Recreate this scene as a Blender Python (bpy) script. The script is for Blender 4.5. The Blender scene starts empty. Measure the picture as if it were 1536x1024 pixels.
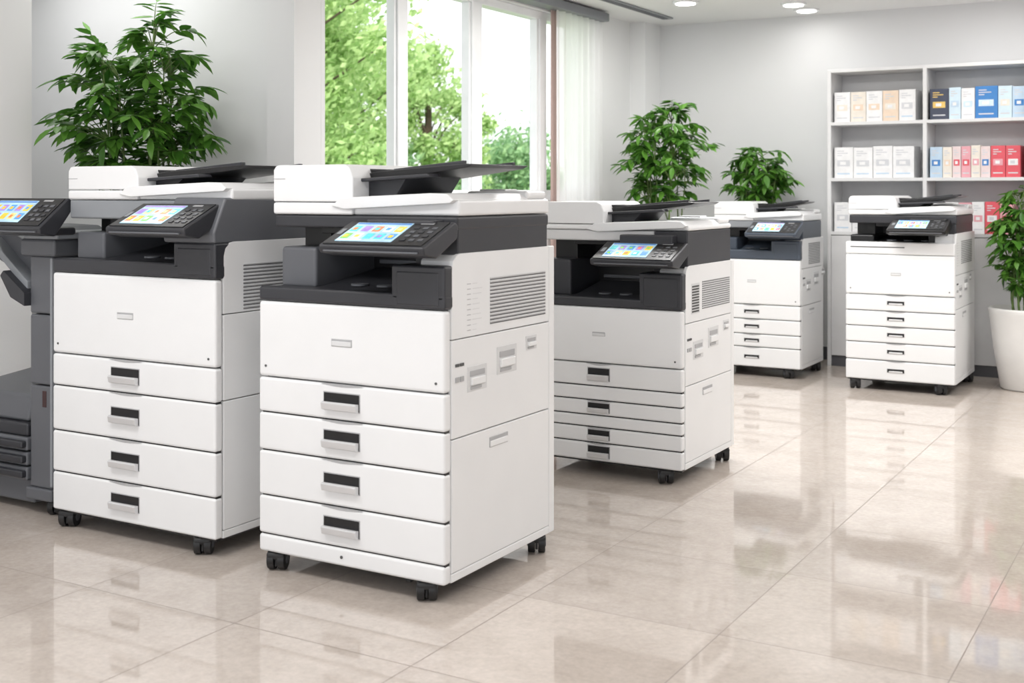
import bpy, bmesh, math, random
from mathutils import Vector, Matrix

scene = bpy.context.scene
# ------------------------------------------------------------------ materials
def new_mat(name):
    m = bpy.data.materials.new(name); m.use_nodes = True
    nt = m.node_tree; b = nt.nodes['Principled BSDF']
    return m, nt, b

def plastic(name, col, rough=0.4, metal=0.0, var=0.04, scale=6.0, bump=0.0, emit=0.0, spec=0.5):
    m, nt, b = new_mat(name)
    tc = nt.nodes.new('ShaderNodeTexCoord')
    nz = nt.nodes.new('ShaderNodeTexNoise'); nz.inputs['Scale'].default_value = scale
    nz.inputs['Detail'].default_value = 4
    nt.links.new(tc.outputs['Object'], nz.inputs['Vector'])
    cr = nt.nodes.new('ShaderNodeValToRGB')
    c0 = [max(0, c*(1-var)) for c in col]; c1 = [min(1, c*(1+var)) for c in col]
    cr.color_ramp.elements[0].color = (*c0, 1); cr.color_ramp.elements[1].color = (*c1, 1)
    cr.color_ramp.elements[0].position = .3; cr.color_ramp.elements[1].position = .7
    nt.links.new(nz.outputs['Fac'], cr.inputs['Fac'])
    nt.links.new(cr.outputs['Color'], b.inputs['Base Color'])
    b.inputs['Roughness'].default_value = rough
    b.inputs['Metallic'].default_value = metal
    b.inputs['Specular IOR Level'].default_value = spec
    if bump:
        n2 = nt.nodes.new('ShaderNodeTexNoise'); n2.inputs['Scale'].default_value = 400
        nt.links.new(tc.outputs['Object'], n2.inputs['Vector'])
        bp = nt.nodes.new('ShaderNodeBump'); bp.inputs['Strength'].default_value = bump
        bp.inputs['Distance'].default_value = .001
        nt.links.new(n2.outputs['Fac'], bp.inputs['Height']); nt.links.new(bp.outputs['Normal'], b.inputs['Normal'])
    if emit:
        nt.links.new(cr.outputs['Color'], b.inputs['Emission Color'])
        b.inputs['Emission Strength'].default_value = emit
    return m

WHITE = plastic('white_plastic', (.82, .825, .83), .36, bump=.05, var=.012)
WHITE2 = plastic('offwhite_plastic', (.68, .685, .69), .42, bump=.05, var=.012)
DARK = plastic('charcoal_plastic', (.031, .032, .038), .42, bump=.1)
MID = plastic('grey_plastic', (.115, .12, .133), .42, bump=.1)
SLATE = plastic('slate_plastic', (.060, .075, .100), .42, bump=.1)
LGREY = plastic('light_grey_plastic', (.26, .275, .295), .4, bump=.1)
BLACK = plastic('black_plastic', (.006, .006, .007), .35)
GAP = plastic('panel_gap', (.09, .09, .09), .7)
SILVER = plastic('silver_handle', (.68, .68, .69), .3, metal=.3)
PRINT_SHADE = plastic('print_and_shade_grey', (.42, .42, .43), .5)  # real print, plus shade painted into shallow indents and vent slots
RUBBER = plastic('caster_rubber', (.010, .010, .011), .45)
METAL = plastic('caster_metal', (.25, .25, .26), .3, metal=.9)
SCREEN = plastic('lcd_screen', (.45, .68, .84), .15, var=.22, scale=14, emit=.28)
ICONS = [plastic('icon_%d' % i, c, .2, emit=.28, var=.15, scale=60) for i, c in enumerate([
    (.90, .25, .08), (.95, .60, .05), (.25, .65, .12), (.10, .35, .80), (.80, .84, .88), (.85, .75, .30), (.40, .25, .70), (.1, .65, .7)])]
SCREENBAR = plastic('lcd_bar', (.10, .25, .60), .2, emit=.3)

def wall_mat(name, col, rough=.8):
    return plastic(name, col, rough, var=.012, scale=1.5, bump=.15, spec=.3)
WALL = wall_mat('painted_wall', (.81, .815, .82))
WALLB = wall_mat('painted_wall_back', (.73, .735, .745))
CEIL = wall_mat('ceiling_paint', (.86, .86, .86))
SKIRT = plastic('skirting_dark', (.10, .10, .11), .4)
FRAME = plastic('window_frame_white', (.82, .83, .84), .35)
RAIL = plastic('curtain_rail_grey', (.20, .21, .23), .4)
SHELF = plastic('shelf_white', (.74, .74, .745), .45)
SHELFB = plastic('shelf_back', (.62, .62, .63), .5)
CARD = [plastic('carton_%d' % i, c, .5, var=.05, scale=30) for i, c in enumerate([
    (.84, .84, .85), (.82, .76, .68), (.82, .66, .52), (.05, .06, .10), (.05, .22, .55), (.64, .78, .88),
    (.72, .10, .13), (.78, .38, .43), (.80, .66, .66), (.52, .66, .80), (.80, .55, .15), (.64, .65, .68)])]
POTW = plastic('pot_glaze', (.76, .75, .73), .4)
SOIL = plastic('soil', (.04, .025, .015), .9, var=.5, scale=60)
STEM = plastic('plant_stem', (.12, .19, .05), .6, var=.3, scale=30)
BARK = plastic('bark', (.10, .07, .05), .9, var=.4, scale=10)

def leaf_mat(name, c0, c1, trans=.25, rough=.4):
    m, nt, b = new_mat(name)
    g = nt.nodes.new('ShaderNodeNewGeometry')
    cr = nt.nodes.new('ShaderNodeValToRGB')
    cr.color_ramp.elements[0].color = (*c0, 1); cr.color_ramp.elements[1].color = (*c1, 1)
    nt.links.new(g.outputs['Random Per Island'], cr.inputs['Fac'])
    nt.links.new(cr.outputs['Color'], b.inputs['Base Color'])
    b.inputs['Roughness'].default_value = rough
    tr = nt.nodes.new('ShaderNodeBsdfTranslucent'); nt.links.new(cr.outputs['Color'], tr.inputs['Color'])
    mx = nt.nodes.new('ShaderNodeMixShader'); mx.inputs['Fac'].default_value = trans
    out = nt.nodes['Material Output']
    nt.links.new(b.outputs[0], mx.inputs[1]); nt.links.new(tr.outputs[0], mx.inputs[2])
    nt.links.new(mx.outputs[0], out.inputs['Surface'])
    return m
LEAF = leaf_mat('houseplant_leaf', (.035, .13, .015), (.16, .38, .055), .28, .36)
TREELEAF = leaf_mat('tree_leaf', (.28, .46, .15), (.66, .82, .40), .45, .6)
TREELEAF2 = leaf_mat('tree_leaf_deep', (.17, .34, .16), (.40, .60, .30), .4, .6)

def floor_mat():
    m, nt, b = new_mat('polished_beige_tile')
    N = nt.nodes.new; L = nt.links.new
    tc = N('ShaderNodeTexCoord'); sep = N('ShaderNodeSeparateXYZ'); L(tc.outputs['Object'], sep.inputs[0])
    def math_(op, a, bb=None):
        n = N('ShaderNodeMath'); n.operation = op
        for i, v in enumerate((a, bb)):
            if v is None: continue
            if isinstance(v, (int, float)): n.inputs[i].default_value = v
            else: L(v, n.inputs[i])
        return n.outputs[0]
    T = .595
    cells = []; lines = []
    for ax, off in (('X', -1.153), ('Y', 3.08)):
        u = math_('DIVIDE', math_('ADD', sep.outputs[ax], -off + T*40), T)
        fr = math_('FRACT', u); cells.append(math_('FLOOR', u))
        dist = math_('MINIMUM', fr, math_('SUBTRACT', 1.0, fr))
        lines.append(dist)
    d = math_('MINIMUM', lines[0], lines[1])
    g = math_('LESS_THAN', d, .0028)
    comb = N('ShaderNodeCombineXYZ'); L(cells[0], comb.inputs[0]); L(cells[1], comb.inputs[1])
    wn = N('ShaderNodeTexWhiteNoise'); wn.noise_dimensions = '3D'; L(comb.outputs[0], wn.inputs['Vector'])
    va = N('ShaderNodeVectorMath'); va.operation = 'MULTIPLY_ADD'
    L(wn.outputs['Color'], va.inputs[0]); va.inputs[1].default_value = (9, 9, 9); L(tc.outputs['Object'], va.inputs[2])
    nz = N('ShaderNodeTexNoise'); nz.inputs['Scale'].default_value = 6; nz.inputs['Detail'].default_value = 12
    nz.inputs['Roughness'].default_value = .75; nz.inputs['Distortion'].default_value = .3
    L(va.outputs[0], nz.inputs['Vector'])
    cr = N('ShaderNodeValToRGB'); e = cr.color_ramp.elements
    e[0].position = .30; e[0].color = (.500, .435, .382, 1)
    e[1].position = .70; e[1].color = (.620, .553, .500, 1)
    L(nz.outputs['Fac'], cr.inputs['Fac'])
    n2 = N('ShaderNodeTexNoise'); n2.inputs['Scale'].default_value = 55; n2.inputs['Detail'].default_value = 6
    n2.inputs['Roughness'].default_value = .7
    L(va.outputs[0], n2.inputs['Vector'])
    mr = N('ShaderNodeMapRange'); L(n2.outputs['Fac'], mr.inputs[0]); mr.inputs[1].default_value = .2; mr.inputs[2].default_value = .8; mr.inputs[3].default_value = .87; mr.inputs[4].default_value = 1.13
    mr2 = N('ShaderNodeMapRange'); L(wn.outputs['Value'], mr2.inputs[0]); mr2.inputs[3].default_value = .965; mr2.inputs[4].default_value = 1.035
    mul = math_('MULTIPLY', mr.outputs[0], mr2.outputs[0])
    vm = N('ShaderNodeVectorMath'); vm.operation = 'SCALE'; L(cr.outputs['Color'], vm.inputs[0]); L(mul, vm.inputs['Scale'])
    mx = N('ShaderNodeMix'); mx.data_type = 'RGBA'
    L(g, mx.inputs[0]); L(vm.outputs[0], mx.inputs[6]); mx.inputs[7].default_value = (.24, .20, .17, 1)
    L(mx.outputs[2], b.inputs['Base Color'])
    n3 = N('ShaderNodeTexNoise'); n3.inputs['Scale'].default_value = 4
    L(tc.outputs['Object'], n3.inputs['Vector'])
    mr3 = N('ShaderNodeMapRange'); L(n3.outputs['Fac'], mr3.inputs[0]); mr3.inputs[3].default_value = .03; mr3.inputs[4].default_value = .07
    rg = math_('MAXIMUM', mr3.outputs[0], math_('MULTIPLY', g, .6)); L(rg, b.inputs['Roughness'])
    b.inputs['Specular IOR Level'].default_value = 1.0
    return m
FLOOR = floor_mat()

def curtain_mat(name, col, tr, tl=.65):
    m, nt, b = new_mat(name)
    b.inputs['Base Color'].default_value = (*col, 1); b.inputs['Roughness'].default_value = .9
    t = nt.nodes.new('ShaderNodeBsdfTranslucent'); t.inputs['Color'].default_value = (*col, 1)
    tp = nt.nodes.new('ShaderNodeBsdfTransparent')
    mx = nt.nodes.new('ShaderNodeMixShader'); mx.inputs[0].default_value = tl
    mx2 = nt.nodes.new('ShaderNodeMixShader'); mx2.inputs[0].default_value = tr
    nt.links.new(b.outputs[0], mx.inputs[1]); nt.links.new(t.outputs[0], mx.inputs[2])
    nt.links.new(mx.outputs[0], mx2.inputs[1]); nt.links.new(tp.outputs[0], mx2.inputs[2])
    nt.links.new(mx2.outputs[0], nt.nodes['Material Output'].inputs['Surface'])
    return m
SHEER = curtain_mat('sheer_curtain', (.95, .95, .95), .22, .6)
BROWNC = curtain_mat('drape_rose_brown', (.52, .40, .37), .0, .3)

# ------------------------------------------------------------------ geometry builder
class Part:
    def __init__(s, name, parent=None, off=(0, 0, 0), wn=True):
        s.name = name; s.parent = parent; s.off = Vector(off); s.bm = bmesh.new(); s.mats = []; s.wn = wn
    def mi(s, mat):
        if mat not in s.mats: s.mats.append(mat)
        return s.mats.index(mat)
    def merge(s, t, mat):
        i = s.mi(mat)
        for f in t.faces: f.material_index = i
        bmesh.ops.recalc_face_normals(t, faces=t.faces[:])
        me = bpy.data.meshes.new('tmp'); t.to_mesh(me); t.free()
        s.bm.from_mesh(me); bpy.data.meshes.remove(me)
    def box(s, x0, x1, y0, y1, z0, z1, mat, b=0.0, seg=3, M=None):
        t = bmesh.new(); bmesh.ops.create_cube(t, size=1)
        sx, sy, sz = x1-x0, y1-y0, z1-z0
        for v in t.verts:
            v.co = Vector((v.co.x*sx + (x0+x1)/2, v.co.y*sy+(y0+y1)/2, v.co.z*sz+(z0+z1)/2))
        if b > 0:
            b = min(b, .45*min(abs(sx), abs(sy), abs(sz)))
            bmesh.ops.bevel(t, geom=t.edges[:], offset=b, segments=seg, affect='EDGES', profile=.5)
        if M is not None: t.transform(M)
        s.merge(t, mat)
    def prism(s, pts, a0, a1, mat, axis='X', b=0.0, seg=2):
        t = bmesh.new()
        def P(a, p, q):
            return Vector((a, p, q)) if axis == 'X' else (Vector((p, a, q)) if axis == 'Y' else Vector((p, q, a)))
        v0 = [t.verts.new(P(a0, *p)) for p in pts]; v1 = [t.verts.new(P(a1, *p)) for p in pts]
        t.faces.new(v0); t.faces.new(v1[::-1])
        n = len(pts)
        for i in range(n):
            t.faces.new((v0[i], v0[(i+1) % n], v1[(i+1) % n], v1[i]))
        bmesh.ops.recalc_face_normals(t, faces=t.faces[:])
        if b > 0: bmesh.ops.bevel(t, geom=t.edges[:], offset=b, segments=seg, affect='EDGES', profile=.5)
        s.merge(t, mat)
    def cyl(s, c, r, h, mat, axis='Z', yaw=0, r2=None, n=24, b=0):
        t = bmesh.new()
        bmesh.ops.create_cone(t, cap_ends=True, segments=n, radius1=r, radius2=r if r2 is None else r2, depth=h)
        if b: bmesh.ops.bevel(t, geom=[e for e in t.edges if len(e.link_faces) == 2 and abs(e.calc_face_angle(0)) > 1.0], offset=b, segments=2, affect='EDGES', profile=.5)
        M = Matrix.Translation(c) @ Matrix.Rotation(yaw, 4, 'Z')
        if axis == 'X': M = M @ Matrix.Rotation(math.pi/2, 4, 'Y')
        if axis == 'Y': M = M @ Matrix.Rotation(math.pi/2, 4, 'X')
        t.transform(M); s.merge(t, mat)
    def done(s):
        me = bpy.data.meshes.new(s.name)
        bmesh.ops.translate(s.bm, verts=s.bm.verts[:], vec=s.off)
        s.bm.to_mesh(me); s.bm.free()
        for m in s.mats: me.materials.append(m)
        me.polygons.foreach_set('use_smooth', [True]*len(me.polygons))
        me.set_sharp_from_angle(angle=math.radians(38))
        o = bpy.data.objects.new(s.name, me); scene.collection.objects.link(o)
        if s.parent: o.parent = s.parent
        if s.wn:
            w = o.modifiers.new('wn', 'WEIGHTED_NORMAL'); w.keep_sharp = True
        return o

def empty(name, loc, rz=0):
    e = bpy.data.objects.new(name, None); e.empty_display_size = .2
    e.location = loc; e.rotation_euler = (0, 0, rz); scene.collection.objects.link(e)
    return e

def solid(name, x0, x1, y0, y1, z0, z1, mat, b=0):
    p = Part(name, wn=b > 0); p.box(x0, x1, y0, y1, z0, z1, mat, b); return p.done()

# ------------------------------------------------------------------ room
CH = 2.45
p = Part('floor'); p.box(-3.97, 3.4, -2.0, 8.6, -.1, 0, FLOOR); p.box(-6.1, -3.97, -2.0, 4.65, -.1, 0, FLOOR); p.done()
p = Part('ceiling'); p.box(-3.97, 3.4, -2.0, 8.6, CH, CH+.1, CEIL); p.box(-6.1, -3.97, -2.0, 4.65, CH, CH+.1, CEIL); p.done()
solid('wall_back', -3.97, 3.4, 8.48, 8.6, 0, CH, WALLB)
solid('wall_left', -4.75, -4.6, -2.0, 3.58, 0, CH, WALL)
solid('wall_right', 3.25, 3.4, -2.0, 8.48, 0, CH, WALL)
solid('wall_alcove_rear', -6.1, -3.94, 4.5, 4.65, 0, CH, WALL)
solid('trim_pilaster', -3.94, -3.77, 4.40, 4.60, 0, CH, WALL)
solid('wall_alcove_side', -6.1, -5.95, 3.43, 4.5, 0, CH, WALL)
solid('wall_alcove_front', -5.95, -4.75, 3.43, 3.58, 0, CH, WALL)
WX = -3.77
p = Part('wall_window')
p.box(WX-.2, WX, 4.601, 8.48, 0, 1.13, WALL)
p.box(WX-.2, WX, 4.601, 8.48, 2.37, CH, WALL)
p.box(WX-.2, WX, 4.601, 4.63, 1.13, 2.37, WALL)
p.box(WX-.2, WX, 7.52, 8.48, 1.13, 2.37, WALL)
p.done()
solid('trim_column', WX, -3.646, 8.2, 8.48, 0, CH, WALL)
p = Part('baseboard_back'); p.box(-3.52, 3.2, 8.465, 8.479, .001, .09, SKIRT); p.done()
p = Part('baseboard_left'); p.box(-4.599, -4.585, -2.0, 3.58, .001, .09, SKIRT); p.done()
p = Part('baseboard_window'); p.box(WX+.001, WX+.015, 4.62, 8.19, .001, .09, SKIRT); p.done()

# window
def window():
    e = empty('window_1', (WX-.08, 5.8, 0))
    p = Part('frame', e, (-(WX-.08), -5.8, 0))
    xa, xb = WX-.12, WX-.04
    z0, z1 = 1.13, 2.37
    p.box(xa, xb, 4.63, 7.52, z0, z0+.07, FRAME, .005); p.box(xa, xb, 4.63, 7.52, z1-.05, z1, FRAME, .005)
    for a, bb in ((4.63, 4.66), (5.295, 5.385), (6.05, 6.16), (6.88, 6.97), (7.47, 7.52)):
        p.box(xa+.002, xb+.003, a, bb, z0+.06, z1-.04, FRAME, .005)
    for a, bb in ((4.66, 5.295), (5.385, 6.05), (6.16, 6.88), (6.97, 7.47)):
        for (u, v) in ((a, a+.02), (bb-.02, bb)):
            p.box(xa+.02, xb-.01, u, v, z0+.07, z1-.05, FRAME, .003)
    p.done()
    s = Part('sill', e, (-(WX-.08), -5.8, 0)); s.box(WX-.04, WX+.03, 4.64, 6.84, 1.125, 1.15, FRAME, .006); s.done()
window()
rail = Part('curtain_rail'); rail.box(WX+.001, WX+.12, 4.63, 7.60, 2.378, 2.435, RAIL, .006); rail.done()

def curtain(name, y0, y1, x, z0, z1, mat, waves, amp):
    bm = bmesh.new(); n = 140; rows = []
    for j in range(7):
        z = z0+(z1-z0)*j/6; r = []
        for i in range(n+1):
            t = i/n
            xx = x + amp*math.sin(t*waves*2*math.pi)*(1-.25*j/6) + amp*.3*math.sin(t*waves*4.7+j*.4)
            r.append(bm.verts.new((xx, y0+(y1-y0)*t, z)))
        rows.append(r)
    for j in range(6):
        for i in range(n): bm.faces.new((rows[j][i], rows[j][i+1], rows[j+1][i+1], rows[j+1][i]))
    me = bpy.data.meshes.new(name); bm.to_mesh(me); bm.free(); me.materials.append(mat)
    me.polygons.foreach_set('use_smooth', [True]*len(me.polygons))
    o = bpy.data.objects.new(name, me); scene.collection.objects.link(o)
curtain('sheer_curtain', 6.90, 7.58, WX+.07, .04, 2.376, SHEER, 8, .015)
curtain('side_drape', 6.89, 6.975, WX+.035, .04, 2.376, BROWNC, 3, .010)

# downlights
LAMP = plastic('lamp_glow', (1, .98, .95), .5, emit=6.0, var=0)
def downlight(x, y, power=4):
    e = empty('recessed_downlight', (x, y, CH))
    p = Part('trim_ring', e)
    p.cyl((0, 0, -.006), .085, .012, FRAME, n=32); p.cyl((0, 0, -.014), .065, .006, LAMP, n=32); p.done()
    l = bpy.data.lights.new('downlight_lamp', 'AREA'); l.shape = 'DISK'; l.size = .13; l.energy = power; l.color = (1, .98, .95)
    o = bpy.data.objects.new('downlight_lamp', l); scene.collection.objects.link(o); o.parent = e; o.location = (0, 0, -.03)
for x, y, pw in ((-3.03, 7.47, 5), (-2.43, 7.9, 2), (-2.43, 8.2, .6), (-1.2, 7.9, 2.5), (0.2, 7.9, 3), (-3.0, 5.5, 4), (-1.2, 5.5, 4), (-4.3, 3.9, 2)):  # last one is unseen, added to brighten the alcove
    downlight(x, y, pw)
v = Part('ceiling_air_slot'); v.box(-3.46, -3.38, 6.2, 8.1, CH-.012, CH-.001, LGREY, .003); v.box(-3.44, -3.425, 6.25, 8.05, CH-.016, CH-.011, MID); v.box(-3.415, -3.40, 6.25, 8.05, CH-.016, CH-.011, MID); v.done()

# unseen ceiling panels, added as fill light for room and alcove
def fill_panel(x, y, sx, sy, power):
    e = empty('fill_light_panel', (x, y, CH))
    p = Part('housing', e); p.box(-sx/2, sx/2, -sy/2, sy/2, -.03, -.002, FRAME, .004); p.done()
    l = bpy.data.lights.new('fill_lamp', 'AREA'); l.shape = 'RECTANGLE'; l.size = sx*.94; l.size_y = sy*.94; l.energy = power
    l.color = (1, .99, .98)
    o = bpy.data.objects.new('fill_lamp', l); scene.collection.objects.link(o); o.parent = e; o.location = (0, 0, -.04)
for x, y, pw in ((-2.2, 5.9, 46), (.2, 5.0, 32), (-2.9, 1.6, 27), (-.6, 1.6, 20), (.6, 7.0, 34), (-5.0, 4.05, 6)):
    fill_panel(x, y, 1.2, .6, pw)

# ------------------------------------------------------------------ printers
def caster(p, x, y, r, yaw, zt):
    c, s = math.cos(yaw), math.sin(yaw)
    for k in (-1, 1):
        o = .017*k
        p.cyl((x+c*o, y+s*o, r), r, .024, RUBBER, 'X', yaw, n=28, b=.004)
        p.cyl((x+c*(o+k*.011), y+s*(o+k*.011), r), r*.42, .006, MID, 'X', yaw, n=20)
    M = Matrix.Translation((x, y, 0)) @ Matrix.Rotation(yaw, 4, 'Z')
    p.box(-.030, .030, -r*.95, r*.35, r*1.05, r*1.75, RUBBER, .008, M=M)
    p.box(-.004, .004, -r*.7, r*.7, r*.4, r*1.5, RUBBER, .002, M=M)
    p.cyl((x, y, zt-.004), r*.55, .014, METAL, n=18)

def slope_rect(p, P, Q, x0, x1, t0, t1, h0, h1, mat):
    P = Vector(P); Q = Vector(Q); d = Q-P; n = Vector((-d.y, d.x)).normalized()
    a = P+d*t0; b = P+d*t1
    pts = [a+n*h0, b+n*h0, b+n*h1, a+n*h1]
    p.prism([(q.x, q.y) for q in pts], x0, x1, mat)

def control_panel(root, off, x0, x1, z0, z1, body=DARK, y0=-.12, y1=.045, name='control_panel', seed=0):
    rnd = random.Random(seed)
    p = Part(name, root, off)
    P = (y0, z0+.022); Q = (y1, z1)
    p.prism([(y0+.006, z0), P, Q, (y1+.018, z1-.012), (y1+.012, z1-.05), (y0+.07, z0-.012)], x0, x1, body, b=.006, seg=3)
    slope_rect(p, P, Q, x0+.012, x1-.012, .05, .95, 0, .003, BLACK)
    w = x1-x0; sx0, sx1 = x0+.045, x0+w*.66
    slope_rect(p, P, Q, sx0, sx1, .14, .86, .002, .0045, SCREEN)
    slope_rect(p, P, Q, sx0+.004, sx1-.004, .79, .84, .004, .0052, SCREENBAR if seed % 2 else ICONS[6])
    slope_rect(p, P, Q, sx0+.004, sx0+(sx1-sx0)*.45, .17, .20, .004, .0052, ICONS[4])
    nx, ny = 5, 2
    cw = (sx1-sx0)/nx
    for j in range(ny):
        for i in range(nx):
            m = ICONS[rnd.randrange(len(ICONS))]
            ax = sx0+cw*i+cw*.16; bx = ax+cw*.68
            ta = .23+j*.28
            slope_rect(p, P, Q, ax, bx, ta, ta+.2, .004, .0054, m)
            m2 = ICONS[rnd.randrange(len(ICONS))]
            slope_rect(p, P, Q, ax+cw*.12, bx-cw*.2, ta+.05, ta+.14, .0052, .006, m2)
    kx = x0+w*.70; kw = (x1-.02-kx)/3
    for j in range(4):
        for i in range(3):
            slope_rect(p, P, Q, kx+kw*i+.007, kx+kw*(i+1)-.007, .2+.15*j, .2+.15*j+.07, .002, .005, MID if (i+j) % 3 else DARK)
    slope_rect(p, P, Q, kx+.01, kx+kw*1.8, .84, .89, .002, .0042, PRINT_SHADE)
    slope_rect(p, P, Q, x0+.018, x0+.034, .4, .6, .002, .0045, LGREY)
    p.box(x0+.02, x1-.02, y0-.002, y0+.006, z0+.004, z0+.009, MID, .001)
    p.done()

def copier(cx, cy, w, d, zb, drawers, door, base=None, tray=.045, block=.98, side=1.014, side_lines=(.475, .764),
           band=(1.082, 1.122), deck=1.185, adf=1.28, pan=(1.017, 1.108), panw=.37, panx=.008, left_top=1.018,
           dark=DARK, inner=BLACK, bandm=DARK, leftm=MID, handle='big', vent=None, white_tray=False, neckm=None,
           caster_r=.034, seed=0, latches=True, door_text=True, wedge=False, darklabel=False):
    root = empty('office_copier', (cx-w/2, cy+d/2, 0))
    off = (w/2, -d/2, 0)
    rnd = random.Random(seed)
    split = neckm is not None
    neckm = neckm or bandm
    # ---- cabinet
    p = Part('cabinet_body', root, off)
    p.box(-w+.013, -.013, .03, d-.012, zb+.004, door[1], GAP)
    p.box(-w+.004, -.004, d-.013, d, zb, side, WHITE2, .004)
    p.box(-w+.02, -.02, .05, d-.03, zb-.012, zb+.006, DARK, .003)
    lines = [zb] + list(side_lines)
    for sgn in (0, 1):
        xa, xb = (-.015, 0) if sgn == 0 else (-w, -w+.015)
        for i in range(len(lines)-1):
            p.box(xa, xb, .038, d-.040, lines[i]+(.025 if i == 0 else 0)+.0015, lines[i+1]-.0015, WHITE, .003)
        p.box(xa, xb, .036, d-.038, zb, zb+.025, WHITE, .003)
        p.box(xa, xb, d-.0375, d-.001, zb, (side if sgn == 0 else door[1]), WHITE, .004)
    zl = side_lines[-1]
    p.prism([(.038, zl+.0015), (.038, side-.045), (.046, side-.02), (.066, side-.004), (.085, side), (d-.040, side), (d-.040, zl+.0015)], -.015, 0, WHITE, b=.002)
    p.prism([(.050, side-.06), (.056, side-.022), (.075, side-.006), (.09, side-.002), (d-.01, side-.002), (d-.01, side-.06)], -.12, -.013, WHITE)
    p.box(-w, -w+.015, .038, d-.040, zl+.0015, door[1]-.001, WHITE, .003)
    p.done()
    # ---- front panels
    p = Part('front_door', root, off)
    p.box(-w, 0, 0, .035, door[0]+.002, door[1]-.001, WHITE, .011, 4)
    hx = -w*.53; hz = door[0]+(door[1]-door[0])*.52
    s = 1 if handle == 'big' else .75
    p.box(hx-.040*s, hx+.040*s, -.001, .004, hz-.012*s, hz+.012*s, PRINT_SHADE, .002)
    p.box(hx-.037*s, hx+.037*s, -.0035, .002, hz-.010*s, hz+.005*s, WHITE2, .002)
    for zz in (door[0]+.035,):
        p.cyl((-.03, -.0005, door[0]+.03), .004, .003, GAP, 'Y', n=10); p.cyl((-w+.03, -.0005, zz), .004, .003, GAP, 'Y', n=10)
    p.done()
    if base:
        q = Part('base_skirt', root, off); q.box(-w, 0, 0.0, .036, base[0], base[1]-.0015, WHITE, .01, 4)
        q.cyl((hx, -.0005, (base[0]+base[1])/2), .005, .003, GAP, 'Y', n=12); q.done()
    p = Part('paper_drawers', root, off)
    for (z0, z1, h) in drawers:
        p.box(-w, 0, 0, .035, z0+.002, z1-.002, WHITE, .009, 4)
        p.box(-w+.01, -.004, .008, .03, z0-.004, z0+.004, BLACK)
        hh = min(.052, (z1-z0)*.62)
        zc = (z0+z1)/2 + .002
        if h:
            hw = .068 if handle == 'big' else .05
            if handle == 'slot':
                p.box(hx-hw-.004, hx+hw+.004, -.0012, .005, zc-.015, zc+.015, WHITE2, .002)
                p.box(hx-hw, hx+hw, -.002, .004, zc-.011, zc+.011, BLACK, .002)
                p.box(hx-hw+.01, hx+hw-.01, -.005, .002, zc-.011, zc-.001, SILVER, .003)
            else:
                p.box(hx-hw-.003, hx+hw+.003, -.001, .005, zc-hh/2-.003, zc+hh/2+.003, PRINT_SHADE, .002)
                p.box(hx-hw, hx+hw, -.0018, .005, zc-hh/2, zc+hh/2, BLACK, .002)
                p.prism([(-.002, zc-hh/2-.003), (-.016, zc-hh/2+.002), (-.020, zc-hh*.08), (-.014, zc), (-.002, zc-.002)], hx-hw+.002, hx+hw-.002, SILVER, b=.0015)
            pts = [(hx-hw*1.15+hw*2.3*t/8, z1-.002-.007*math.sin(math.pi*t/8)) for t in range(9)]
            p.prism(pts, -.0008, .004, PRINT_SHADE, axis='Y')  # flat grey lens paints the shade of a shallow indentation
    p.done()
    # ---- output bay
    zt = door[1]+tray
    tm = WHITE if white_tray else dark
    p = Part('output_bay', root, off)
    p.box(-w, 0, 0.0, .05, door[1]+.001, zt, tm, .009, 4)
    p.box(-w+.001, -.016, .03, d-.014, door[1]-.01, zt-.004, tm, .004)
    p.prism([(.06, zt-.006), (.16, zt+.004), (d-.2, zt+.05), (d-.2, zt-.006)], -w+.16, -.2, dark, b=.003)
    if not white_tray:
        p.box(-.19, -.0005, 0.0, .13, zt-.02, block, dark, .008, 4)
        p.box(-.17, -.02, -.002, .01, door[1]+.012, block-.018, dark, .004)
    else:
        p.box(-w+.03, -w*.45, -.001, .004, door[1]+tray*.55, door[1]+tray*.62, BLACK)
    p.box(-.165, -.0155, .09, d-.012, zt-.02, side-.005, dark, .004)
    p.box(-w+.002, -.1, d*.62, d-.014, zt-.02, band[0]+.004, inner, .003)
    p.box(-w+.001, -w+.145, .105, d-.02, zt-.01, left_top, leftm, .012, 4)
    p.box(-w+.02, -w+.13, .20, d-.04, left_top-.01, band[0]+.004, inner, .004)
    for k in range(3):
        xk = -w*.30-.10*k
        p.cyl((xk, .14, zt+.006), .028, .006, MID, n=20)
    p.box(-w*.75, -w*.3, d*.6, d*.63, zt+.055, zt+.07, MID, .003)
    p.done()
    # ---- scanner
    p = Part('scanner_unit', root, off)
    y0, y1 = .068, d-.035
    if wedge:
        p.prism([(.0, side-.004), (-.005, side+.03), (.05, band[1]+.01), (y1, band[1]), (y1, side-.004)], -.235, -.002, neckm, b=.008, seg=3)
    else:
        p.box(-.15, -.006+(.003 if split else 0), y0+(.0 if split else .012), y1-.004, side-.012, band[1]-(.0 if split else .004), neckm, .005)
    p.box(-w+.003, -.003-(.15 if split else 0), y0+.004, y1, band[0], band[1], bandm, .008, 3)
    p.box(-w+.15, -.2, y0+.06, y1-.1, band[0]-.02, band[0]+.004, BLACK, .003)
    aw = w*.455
    hb = band[1]+(deck-band[1])*.62
    p.box(-w, -w+aw, y0-.002, y1-.03, band[1]+.0015, hb, WHITE, .008, 3)
    p.prism([(-w, hb+.0025), (-w, adf-.016), (-w+.010, adf-.003), (-w+.022, adf), (-w+aw*.90, adf),
             (-w+aw*.96, adf-.010), (-w+aw, adf-.04), (-w+aw, hb+.0025)], y0+.0, y1-.10, WHITE, axis='Y', b=.005, seg=3)
    p.box(-w+.01, -w+aw*.7, y1-.105, y1-.03, band[1]+.01, adf-.025, WHITE, .012)
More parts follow.
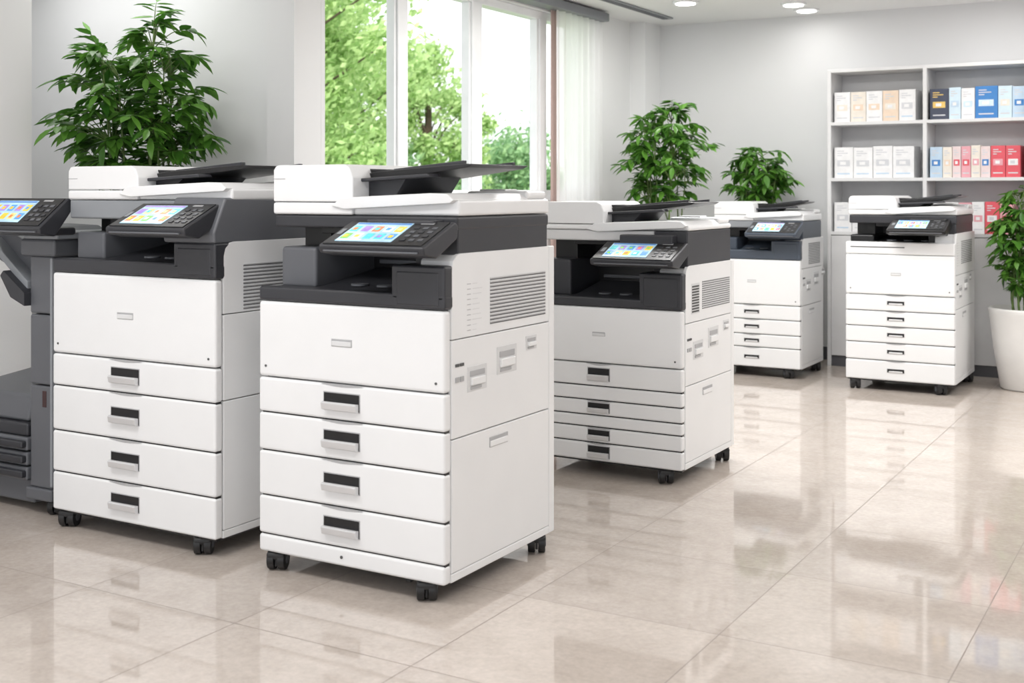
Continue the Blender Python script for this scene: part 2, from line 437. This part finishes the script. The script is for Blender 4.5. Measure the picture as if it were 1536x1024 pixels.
    p.box(-w+.0, -w+.05, y0-.0015, y0+.01, adf-.045, adf-.043, PRINT_SHADE)
    # flat lid + stepped output deck
    p.box(-w+aw-.01, 0, y0+.01, y1, band[1]+.0015, deck-.014, WHITE, .010, 3)
    p.prism([(-w+aw*.76, deck-.034), (-w+aw*.88, deck-.008), (-.09, deck+.006), (-.03, deck+.004), (-.006, deck-.014), (-.02, deck-.024), (-w+aw*.92, deck-.044)],
            y0-.012, y1-.13, WHITE, axis='Y', b=.004)
    p.box(-.24, -.005, y1-.14, y1-.01, deck-.016, deck+.012, WHITE, .012)
    p.box(-.20, -.10, y1-.12, y1-.04, deck+.008, deck+.018, WHITE2, .004)
    p.box(-w+aw*1.02, -w*.25, y0+.08, y1-.2, deck-.02, deck-.002, LGREY, .004)
    p.done()
    # ---- document tray
    q = Part('document_tray', root, off)
    xa, xb = -w+aw*.84, -w+aw*.84+w*.61
    za, zc2 = adf-.05, adf-.014
    q.prism([(xa+.02, za), (xa+.0, za+.018), (xa+.10, za+.030), (xb-.03, zc2+.014), (xb, zc2+.012), (xb-.02, zc2+.002), (xa+.16, za+.006)], .16, y1-.13, BLACK, axis='Y', b=.003)
    q.prism([(xa+.05, deck-.01), (xa+.02, za+.006), (xa+.20, za+.014), (xa+.15, deck-.01)], .15, y1-.17, DARK, axis='Y', b=.004)
    for (u, v) in ((.172, .19), (y1-.165, y1-.147)):
        q.prism([(xa+.13, za+.026), (xa+.13, za+.036), (xb-.04, zc2+.024), (xb-.04, zc2+.012)], u, v, DARK, axis='Y', b=.002)
    q.prism([(xa+.02, za+.012), (xa-.02, za+.03), (xa+.02, za+.038), (xa+.12, za+.034)], .17, .30, BLACK, axis='Y', b=.003)
    q.prism([(xa+.05, za-.004), (xa+.04, za+.006), (xa+.30, za+.020), (xa+.31, za+.010)], .11, .17, DARK, axis='Y', b=.003)
    q.done()
    control_panel(root, off, -panw-.005+panx, panx, pan[0], pan[1], body=dark, seed=seed)
    q = Part('panel_bracket', root, off)
    q.box(-panw*.8, -.05, .02, .10, pan[0]+.01, band[0]+.03, dark, .006); q.done()
    # ---- side details
    q = Part('side_vents', root, off)
    vy0, vy1, vz0, vz1 = vent or (.25, .60, side-.225, side-.08)
    n = 13
    for i in range(n):
        z = vz0+(vz1-vz0)*(i+.5)/n
        h = (vz1-vz0)/n
        q.box(-.004, .0006, vy0, vy1, z-h*.25, z+h*.25, PRINT_SHADE)  # grey and dark stripes paint the shade inside the slots
        q.box(-.004, .0012, vy0, vy1, z-h*.25, z-h*.02, GAP)
        q.box(-.002, .002, vy0, vy1, z+h*.25, z+h*.5, WHITE2)
    if darklabel:
        q.box(-.002, .0012, vy0-.12, vy0-.03, vz0-.01, vz1-.005, WHITE2)
        for i in range(10):
            z = vz1-.018-(vz1-vz0)*i/10.5
            q.box(-.002, .002, vy0-.115, vy0-.038, z-.0035, z+.0035, GAP)
    elif door_text:
        for i in range(10):
            z = vz1-.012-(vz1-vz0)*i/9.5
            q.box(-.002, .0006, vy0-.13, vy0-.13+.02, z-.001, z+.001, PRINT_SHADE)
            q.box(-.002, .0006, vy0-.10, vy0-.10+rnd.uniform(.02, .06), z-.001, z+.001, WHITE2)
    q.done()
    q = Part('side_latches', root, off)
    if latches:
        zl0, zl1 = side_lines[-2], side_lines[-1]
        zc = zl0+(zl1-zl0)*.74
        for (yy, ww, hh, dz) in ((.12, .11, .075, -.05), (.29, .12, .085, -.015), (.47, .07, .045, .02)):
            q.box(-.002, .0015, yy, yy+ww, zc+dz-hh/2, zc+dz+hh/2, WHITE2, .001)
            q.box(-.002, .003, yy+ww*.12, yy+ww*.88, zc+dz+hh*.10, zc+dz+hh*.32, PRINT_SHADE, .001)
            q.box(-.002, .009, yy+ww*.15, yy+ww*.85, zc+dz-hh*.25, zc+dz+hh*.05, WHITE, .003)
            q.box(-.002, .004, yy+ww*.15, yy+ww*.7, zc+dz-hh*.42, zc+dz-hh*.30, PRINT_SHADE, .001)
        for yy in (.055, .080):
            q.box(-.002, .003, yy, yy+.020, zc-.05, zc-.035, PRINT_SHADE, .001)
            q.box(-.002, .003, yy, yy+.020, zc-.005, zc+.004, GAP, .001)
    z = side_lines[0]-.04
    q.box(-.002, .002, d*.37, d*.37+.11, z-.02, z+.012, PRINT_SHADE, .002)
    q.box(-.002, .004, d*.37+.003, d*.37+.107, z-.018, z+.000, WHITE, .002)
    q.done()
    # ---- casters
    q = Part('casters', root, off)
    for (x, y, a) in ((-.085, .035, .55), (-w+.05, .035, .4), (-.035, d-.06, .5), (-w+.05, d-.05, -.3)):
        caster(q, x, y, caster_r, a, zb)
    if base:
        q.cyl((-.15, .04, zb-.008), .012, .018, RUBBER, n=14)
    q.done()
    return root

copier(-1.905, 2.877, .705, .665, .061,
       [(.117, .239, 1), (.239, .381, 1), (.381, .501, 1), (.501, .612, 1)], (.612, .852), base=(.061, .117),
       seed=1)
copier(-2.794, 2.875, .788, .67, .061,
       [(.061, .199, 1), (.199, .346, 1), (.346, .506, 1), (.506, .62, 1)], (.62, .908), tray=.05, block=1.027, side=1.03,
       side_lines=(.51, .793), band=(1.098, 1.165), deck=1.22, adf=1.285, pan=(1.055, 1.155), panw=.355, panx=-.02, bandm=LGREY, neckm=MID,
       left_top=1.05, leftm=MID, vent=(.13, .5, .80, .955), seed=2, wedge=True, latches=False, door_text=False)
copier(-1.851, 4.527, .705, .61, .062,
       [(.062, .14, 1), (.14, .205, 1), (.205, .255, 0), (.255, .318, 1), (.318, .378, 0), (.378, .474, 1)], (.474, .71),
       tray=.04, block=.86, side=.89, side_lines=(.40, .655), band=(.985, 1.03), deck=1.068, adf=1.15, pan=(.895, .985), panw=.36,
       left_top=.9, leftm=DARK, bandm=WHITE2, neckm=DARK, seed=3, handle='small', vent=(.22, .55, .70, .82), darklabel=True)
copier(-2.253, 7.463, .60, .52, .062,
       [(.062, .19, 1), (.19, .274, 1), (.274, .37, 1), (.37, .463, 1)], (.463, .754), tray=.06, block=.876, side=.89,
       side_lines=(.463, .70), band=(.955, 1.0), deck=1.06, adf=1.125, pan=(.905, .995), panw=.33, left_top=.89, leftm=SLATE,
       dark=SLATE, bandm=LGREY, neckm=SLATE, seed=4, handle='slot', vent=(.18, .44, .72, .86), caster_r=.032, door_text=False)
copier(-1.296, 7.313, .632, .67, .062,
       [(.062, .182, 1), (.182, .287, 1), (.287, .384, 1), (.384, .477, 1), (.477, .574, 1)], (.574, .815), tray=.075, block=.90, side=.945,
       side_lines=(.50, .70), band=(1.0, 1.05), deck=1.10, adf=1.165, pan=(.945, 1.025), panw=.33, panx=-.03, left_top=.93, leftm=BLACK,
       dark=BLACK, bandm=DARK, seed=5, handle='slot', white_tray=True, vent=(.2, .56, .76, .9))

# ---- grey floor-standing copier at far left
def grey_copier():
    ox, oy = -3.675, 2.95
    root = empty('office_copier', (ox-.3, oy+.28, 0)); off = (.3, -.28, 0)
    p = Part('support_column', root, off)
    for z0, z1 in ((.10, .478), (.482, .74), (.744, .955)):
        p.box(-.125, 0, 0, .53, z0, z1, MID, .008)
    p.box(-.14, .005, -.01, .54, .055, .10, MID, .008)
    p.box(-.055, -.033, -.002, .01, .40, .46, plastic('dark_red', (.05, .02, .02), .4), .002)
    p.box(-.012, .001, -.003, .52, .11, .95, LGREY, .003)
    p.done()
    p = Part('feeder_arm', root, off)
    p.prism([(-.52, 1.06), (-.52, .99), (-.295, .90), (-.125, .70), (-.10, .70), (-.10, .955), (-.18, .99), (-.33, 1.055)], .05, .50, MID, axis='Y', b=.008)
    p.prism([(-.50, 1.10), (-.49, 1.12), (-.14, .86), (-.14, .82)], .0, .06, LGREY, axis='Y', b=.004)
    p.prism([(-.26, .88), (-.24, .90), (-.12, .82), (-.12, .77), (-.2, .80)], -.03, .40, DARK, axis='Y', b=.004)
    p.box(-.17, .02, -.01, .50, .955, 1.02, MID, .012)
    p.box(-.14, .05, -.02, .40, 1.02, 1.045, LGREY, .008)
    p.box(-.28, .06, -.10, .06, 1.035, 1.065, DARK, .012)
    p.done()
    p = Part('paper_trays', root, off)
    p.box(-.62, -.125, .02, .5, .03, .12, MID, .01)
    for z0, z1 in ((.12, .17), (.175, .225), (.23, .28)):
        p.box(-.62, -.13, -.01, .5, z0, z1, MID, .008)
        p.box(-.62, -.135, -.03, .02, z0+.012, z1-.012, DARK, .006)
    p.box(-.60, -.14, .0, .46, .28, .33, DARK, .01)
    p.prism([(.02, .33), (.04, .43), (.40, .47), (.42, .33)], -.58, -.16, MID, b=.015, seg=3)
    p.done()
    control_panel(root, off, -.31, .09, 1.045, 1.172, body=DARK, y0=-.13, y1=.0, seed=7)
    q = Part('casters', root, off)
    for (x, y, a) in ((-.02, .04, .35), (-.55, .06, .2), (-.02, .48, .5), (-.55, .48, -.3)):
        caster(q, x, y, .03, a, .055)
    q.done()
grey_copier()

# ------------------------------------------------------------------ shelf
def shelf():
    X0, X1 = -2.28, .87; Y0, Y1 = 8.175, 8.478
    root = empty('display_shelf', ((X0+X1)/2, (Y0+Y1)/2, 0)); off = (-(X0+X1)/2, -(Y0+Y1)/2, 0)
    p = Part('carcass', root, off)
    xs = [X0+.63*i for i in range(6)]
    for x in xs: p.box(x, x+.025, Y0, Y1-.012, .0, 2.02, SHELF, .002)
    for z in (.895, 1.26, 1.64, 2.0): p.box(X0, X1+.02, Y0+.003, Y1-.012, z, z+.022, SHELF, .002)
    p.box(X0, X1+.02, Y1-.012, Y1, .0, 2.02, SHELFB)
    p.box(X0+.01, X1, Y0+.02, Y1-.02, .0, .07, SKIRT)
    for i in range(5): p.box(xs[i]+.027, xs[i+1]-.002, Y0+.002, Y0+.02, .075, .89, SHELF, .002)
    for i in range(5): p.box(xs[i]+.54, xs[i]+.55, Y0-.012, Y0+.004, .55, .68, SILVER, .002)
    p.done()
    rnd = random.Random(11)
    rows = [
        (1.662, 0, .24, [.11, .105, .11, .105, .11], [0, 1, 0, 2, 0], [1, 2, 2, 1, 11]),
        (1.662, 1, .24, [.12, .075, .085, .14, .085, .085], [3, 5, 0, 4, 5, 9], [10, 9, 5, 5, 1, 4]),
        (1.662, 2, .24, [.12, .10, .12, .10, .10], [0, 5, 4, 0, 0], [4, 0, 5, 2, 1]),
        (1.282, 0, .245, [.13, .13, .13, .14], [0, 0, 0, 0], [11, 11, 11, 11]),
        (1.282, 1, .24, [.08, .06, .055, .06, .06, .06, .09, .09], [9, 1, 8, 7, 1, 8, 6, 6], [4, 2, 6, 6, 7, 4, 7, 0]),
        (1.282, 2, .24, [.1, .1, .09, .1, .1], [6, 0, 7, 6, 0], [0, 6, 0, 7, 6]),
        (.917, 0, .24, [.12, .12, .12, .12], [0, 0, 0, 0], [11, 9, 11, 9]),
        (.917, 1, .24, [.09, .09, .08, .08, .09, .09], [0, 0, 7, 0, 6, 7], [9, 6, 0, 7, 0, 6]),
        (.917, 2, .24, [.1, .09, .1, .09], [6, 7, 0, 6], [0, 0, 6, 7]),
    ]
    for z, cell, h, ws, cs, ls in rows:
        q = Part('toner_cartons', root, off)
        x = X0+.63*cell+.040
        for w, ci, li in zip(ws, cs, ls):
            yy = Y0+.03+rnd.uniform(0, .008); hh = h*rnd.uniform(.95, 1.0)*.87
            q.box(x, x+w-.003, yy, yy+.2, z+.0005, z+hh, CARD[ci], .0015)
            q.box(x+w*.15, x+w*.80, yy-.001, yy+.002, z+hh*.38, z+hh*.58, CARD[li])
            q.box(x+w*.30, x+w*.60, yy-.0015, yy+.002, z+hh*.43, z+hh*.53, CARD[0 if li else 11])
            for k, (u, v) in enumerate(((.15, .5), (.15, .7), (.15, .4))):
                zz = z+hh*(.86-.07*k)
                q.box(x+w*u, x+w*v, yy-.001, yy+.002, zz, zz+hh*.03, CARD[11 if ci != 3 else 10])
            q.box(x+w*.15, x+w*.8, yy-.001, yy+.002, z+hh*.12, z+hh*.16, CARD[11 if li != 11 else 9])
            x += w
        q.done()
shelf()

# ------------------------------------------------------------------ plants
def add_leaf(bm, M, L, W, mi, droop=.25):
    rows = [(0, 0), (.22, .40), (.5, .5), (.78, .30), (1, 0)]
    vs = []
    for t, hw in rows:
        z = -droop*L*t*t
        cpt = bm.verts.new(M @ Vector((L*t, 0, z-.12*W*(hw*2))))
        if hw == 0: vs.append((cpt,))
        else:
            vs.append((bm.verts.new(M @ Vector((L*t, W*hw, z+.05*W))), cpt, bm.verts.new(M @ Vector((L*t, -W*hw, z+.05*W)))))
    for a, b in zip(vs[:-1], vs[1:]):
        if len(a) == 1: fs = [(a[0], b[1], b[0]), (a[0], b[2], b[1])]
        elif len(b) == 1: fs = [(a[0], a[1], b[0]), (a[1], a[2], b[0])]
        else: fs = [(a[0], a[1], b[1], b[0]), (a[1], a[2], b[2], b[1])]
        for f in fs:
            ff = bm.faces.new(f); ff.material_index = mi; ff.smooth = True

def tube(bm, pts, r0, r1, mi, n=6):
    rings = []
    for i, p in enumerate(pts):
        d = (pts[min(i+1, len(pts)-1)]-pts[max(i-1, 0)]).normalized()
        a = d.orthogonal().normalized(); b = d.cross(a)
        r = r0+(r1-r0)*i/(len(pts)-1)
        rings.append([bm.verts.new(p+(a*math.cos(2*math.pi*k/n)+b*math.sin(2*math.pi*k/n))*r) for k in range(n)])
    for u, v in zip(rings[:-1], rings[1:]):
        for k in range(n):
            f = bm.faces.new((u[k], u[(k+1) % n], v[(k+1) % n], v[k])); f.material_index = mi; f.smooth = True

def plant(name, x, y, pot_h, pot_r, zc, R, H, n, L, seed, extra=(), potmat=POTW, lw=.36):
    rnd = random.Random(seed)
    root = empty(name, (x, y, 0))
    bm = bmesh.new()
    prof = [(pot_r*.62, 0), (pot_r*.68, .01), (pot_r*.86, pot_h*.5), (pot_r*.98, pot_h*.93), (pot_r, pot_h*.98), (pot_r*.98, pot_h), (pot_r*.90, pot_h), (pot_r*.88, pot_h*.93)]
    n_s = 40; rings = [[bm.verts.new((r*math.cos(2*math.pi*k/n_s), r*math.sin(2*math.pi*k/n_s), z)) for k in range(n_s)] for r, z in prof]
    for u, v in zip(rings[:-1], rings[1:]):
        for k in range(n_s):
            f = bm.faces.new((u[k], u[(k+1) % n_s], v[(k+1) % n_s], v[k])); f.smooth = True
    bm.faces.new(rings[0][::-1]); f = bm.faces.new(rings[-1]); f.material_index = 1
    me = bpy.data.meshes.new('pot'); bm.to_mesh(me); bm.free(); me.materials.append(potmat); me.materials.append(SOIL)
    o = bpy.data.objects.new('pot', me); scene.collection.objects.link(o); o.parent = root
    bm = bmesh.new()
    top = zc+H*.75
    stems = []
    ns = 9
    for i in range(ns):
        a = 2*math.pi*i/ns+rnd.uniform(-.3, .3); rr = pot_r*.35
        e = Vector((math.cos(a)*R*rnd.uniform(.15, .55), math.sin(a)*R*rnd.uniform(.15, .55), top-rnd.uniform(0, H*.5)))
        s = Vector((math.cos(a)*rr, math.sin(a)*rr, pot_h*.9))
        pts = [s.lerp(e, t/7)+Vector((rnd.uniform(-.012, .012), rnd.uniform(-.012, .012), 0))*(t > 0)+Vector((0, 0, .04*math.sin(t/7*math.pi))) for t in range(8)]
        tube(bm, pts, .008, .003, 0); stems.append(pts)
    targets = []
    while len(targets) < n:
        v = Vector((rnd.uniform(-1, 1), rnd.uniform(-1, 1), rnd.uniform(-1, 1)))
        if .25 < v.length < 1:
            k = 1.0 if v.z > -.2 else 1-.3*(-v.z-.2)
            lump = .82+.26*math.sin(v.x*7+seed)*math.cos(v.y*6+v.z*5)
            targets.append(Vector((v.x*R*k*lump, v.y*R*k*lump, zc+v.z*H)))
    for ex in extra: targets.append(Vector(ex))
    for T in targets:
        best = min((p for s in stems for p in s[1:]), key=lambda p: (p-Vector((T.x*.25, T.y*.25, T.z-H*.22))).length)
        mid = best.lerp(T, .55)+Vector((0, 0, .05+.1*rnd.random()*H))
        pts = []
        for k in range(8):
            t = k/7
            pts.append(best*(1-t)**2+mid*2*t*(1-t)+T*t*t)
        tube(bm, pts, .003, .0012, 0, 4)
        nl = 5
        for k in range(nl):
            t = 1-k*.13
            i = min(int(t*7), 6); fr = t*7-i
            pos = pts[i].lerp(pts[i+1], fr); dr = (pts[i+1]-pts[i])
            dr = dr.normalized() if dr.length > 1e-6 else Vector((0, 0, 1))
            for sd in ((0,) if k == 0 else (-1, 1)):
                up = Vector((0, 0, 1))
                sidev = dr.cross(up); sidev = sidev.normalized() if sidev.length > .05 else Vector((1, 0, 0))
                d = (dr*(1.0 if k == 0 else .55)+sidev*sd*.95+Vector((rnd.uniform(-.25, .25), rnd.uniform(-.25, .25), rnd.uniform(-.5, .15)))).normalized()
                yv = up.cross(d); yv = yv.normalized() if yv.length > .05 else Vector((0, 1, 0))
                yv = (yv+Vector((0, 0, rnd.uniform(-.45, .45)))).normalized()
                zv = d.cross(yv).normalized(); yv = zv.cross(d)
                M = Matrix((( d.x, yv.x, zv.x, pos.x), (d.y, yv.y, zv.y, pos.y), (d.z, yv.z, zv.z, pos.z), (0, 0, 0, 1)))
                ll = L*rnd.uniform(.75, 1.15)
                add_leaf(bm, M, ll, ll*lw*rnd.uniform(.85, 1.15), 1, rnd.uniform(.1, .4))
    me = bpy.data.meshes.new('foliage'); bm.to_mesh(me); bm.free(); me.materials.append(STEM); me.materials.append(LEAF)
    o = bpy.data.objects.new('foliage', me); scene.collection.objects.link(o); o.parent = root
    return root

plant('potted_plant', -4.38, 4.02, .42, .19, 1.56, .45, .42, 185, .100, 3, extra=[(.10, .0, 2.08), (.06, .06, 2.0), (.14, -.03, 1.99), (.02, .0, 1.97), (.16, 0, 2.03), (-.24, -.1, 1.95), (-.28, -.08, 1.90), (.30, .05, 1.93)], lw=.38)
plant('potted_plant', -3.24, 7.62, .42, .18, 1.42, .38, .37, 125, .095, 5, extra=[(.05, 0, 1.81), (.10, .05, 1.77), (.18, 0, 1.79)], lw=.38)
plant('potted_plant', -2.76, 8.12, .42, .15, 1.28, .30, .22, 80, .09, 8, extra=[(-.05, 0, 1.5), (.2, -.05, 1.46)], lw=.4)
plant('potted_plant', -.975, 7.82, .49, .215, .90, .30, .33, 120, .080, 12, lw=.4)

# ------------------------------------------------------------------ outside
def tree(x, y, zc, R, H, n, leaf, seed, mat, nb=34):
    rnd = random.Random(seed); root = empty('garden_tree', (x, y, -.59))
    bm = bmesh.new(); z0 = .6
    tube(bm, [Vector((0, 0, .002)), Vector((0, 0, .3)), Vector((.05, 0, (zc+z0)*.5)), Vector((0, .05, zc+z0+H*.5))], .12, .05, 0, 8)
    blobs = []
    for i in range(nb):
        a = rnd.uniform(0, 2*math.pi); u = rnd.uniform(-1, 1); r = rnd.uniform(.35, .95)
        c = Vector((math.cos(a)*R*r*math.sqrt(1-u*u), math.sin(a)*R*r*math.sqrt(1-u*u), zc+z0+u*H*r))
        blobs.append((c, R*rnd.uniform(.14, .34)))
        m0 = Vector((0, 0, max(.5, c.z-.5*H))); tube(bm, [m0, m0.lerp(c, .5)+Vector((0, 0, .08)), c], .025, .008, 0, 5)
    for i in range(n):
        c, r = blobs[rnd.randrange(len(blobs))]
        d = Vector((rnd.gauss(0, 1), rnd.gauss(0, 1), rnd.gauss(0, .7))).normalized()
        p = c+d*r*rnd.uniform(.35, 1.2)
        if p.z < .1: continue
        a = (d*.5+Vector((rnd.gauss(0, .6), rnd.gauss(0, .6), .5+rnd.gauss(0, .5)))).normalized()
        u = a.orthogonal().normalized(); v = a.cross(u); s = leaf*rnd.uniform(.6, 1.3)
        vs = [bm.verts.new(p+u*s*.5), bm.verts.new(p+v*s*.28), bm.verts.new(p-u*s*.5), bm.verts.new(p-v*s*.28)]
        f = bm.faces.new(vs); f.material_index = 1
    me = bpy.data.meshes.new('crown'); bm.to_mesh(me); bm.free(); me.materials.append(BARK); me.materials.append(mat)
    o = bpy.data.objects.new('crown', me); scene.collection.objects.link(o); o.parent = root
tree(-9.5, 10.3, 2.6, 1.9, 2.3, 22000, .095, 1, TREELEAF, 40)
tree(-10.8, 13.0, 2.8, 1.6, 2.1, 17000, .10, 2, TREELEAF, 36)
tree(-10.4, 15.2, 1.9, 1.3, 1.6, 12000, .10, 3, TREELEAF)
tree(-10.6, 18.0, 1.1, 1.5, 1.3, 10000, .11, 4, TREELEAF2)
tree(-9.9, 17.2, .7, 1.0, 1.0, 8000, .10, 5, TREELEAF2)
tree(-9.6, 13.4, .8, 1.3, 1.0, 9000, .10, 6, TREELEAF2)
solid('garden_lawn', -30, -4.3, 4.8, 40, -.62, -.6, plastic('grass', (.26, .38, .16), .9, var=.3, scale=3))

# ------------------------------------------------------------------ world, sun, camera
w = bpy.data.worlds.new('overcast_sky'); scene.world = w; w.use_nodes = True
nt = w.node_tree; bg = nt.nodes['Background']
tc = nt.nodes.new('ShaderNodeTexCoord'); sp = nt.nodes.new('ShaderNodeSeparateXYZ'); nt.links.new(tc.outputs['Generated'], sp.inputs[0])
cr = nt.nodes.new('ShaderNodeValToRGB'); nt.links.new(sp.outputs['Z'], cr.inputs['Fac'])
cr.color_ramp.elements[0].color = (.96, .975, 1.0, 1); cr.color_ramp.elements[1].color = (.90, .95, 1.0, 1)
nt.links.new(cr.outputs['Color'], bg.inputs['Color']); bg.inputs['Strength'].default_value = 1.7
sl = bpy.data.lights.new('hazy_sun', 'SUN'); sl.energy = 3.4; sl.angle = math.radians(6); sl.color = (1, .97, .9)
so = bpy.data.objects.new('hazy_sun', sl); scene.collection.objects.link(so)
so.rotation_euler = Vector((-.62, .42, -.75)).to_track_quat('-Z', 'Y').to_euler(); so.location = (6, -4, 8)

cam = bpy.data.cameras.new('camera'); co = bpy.data.objects.new('camera', cam); scene.collection.objects.link(co)
co.location = (0, 0, 1.2); co.rotation_euler = (math.radians(90), 0, math.radians(30.3))
cam.sensor_width = 36; cam.lens = 42.2; cam.shift_y = -227/1536
cam.dof.use_dof = True; cam.dof.focus_distance = 4.6; cam.dof.aperture_fstop = 4.0
scene.camera = co
scene.view_settings.view_transform = 'Standard'
scene.view_settings.exposure = 0.06
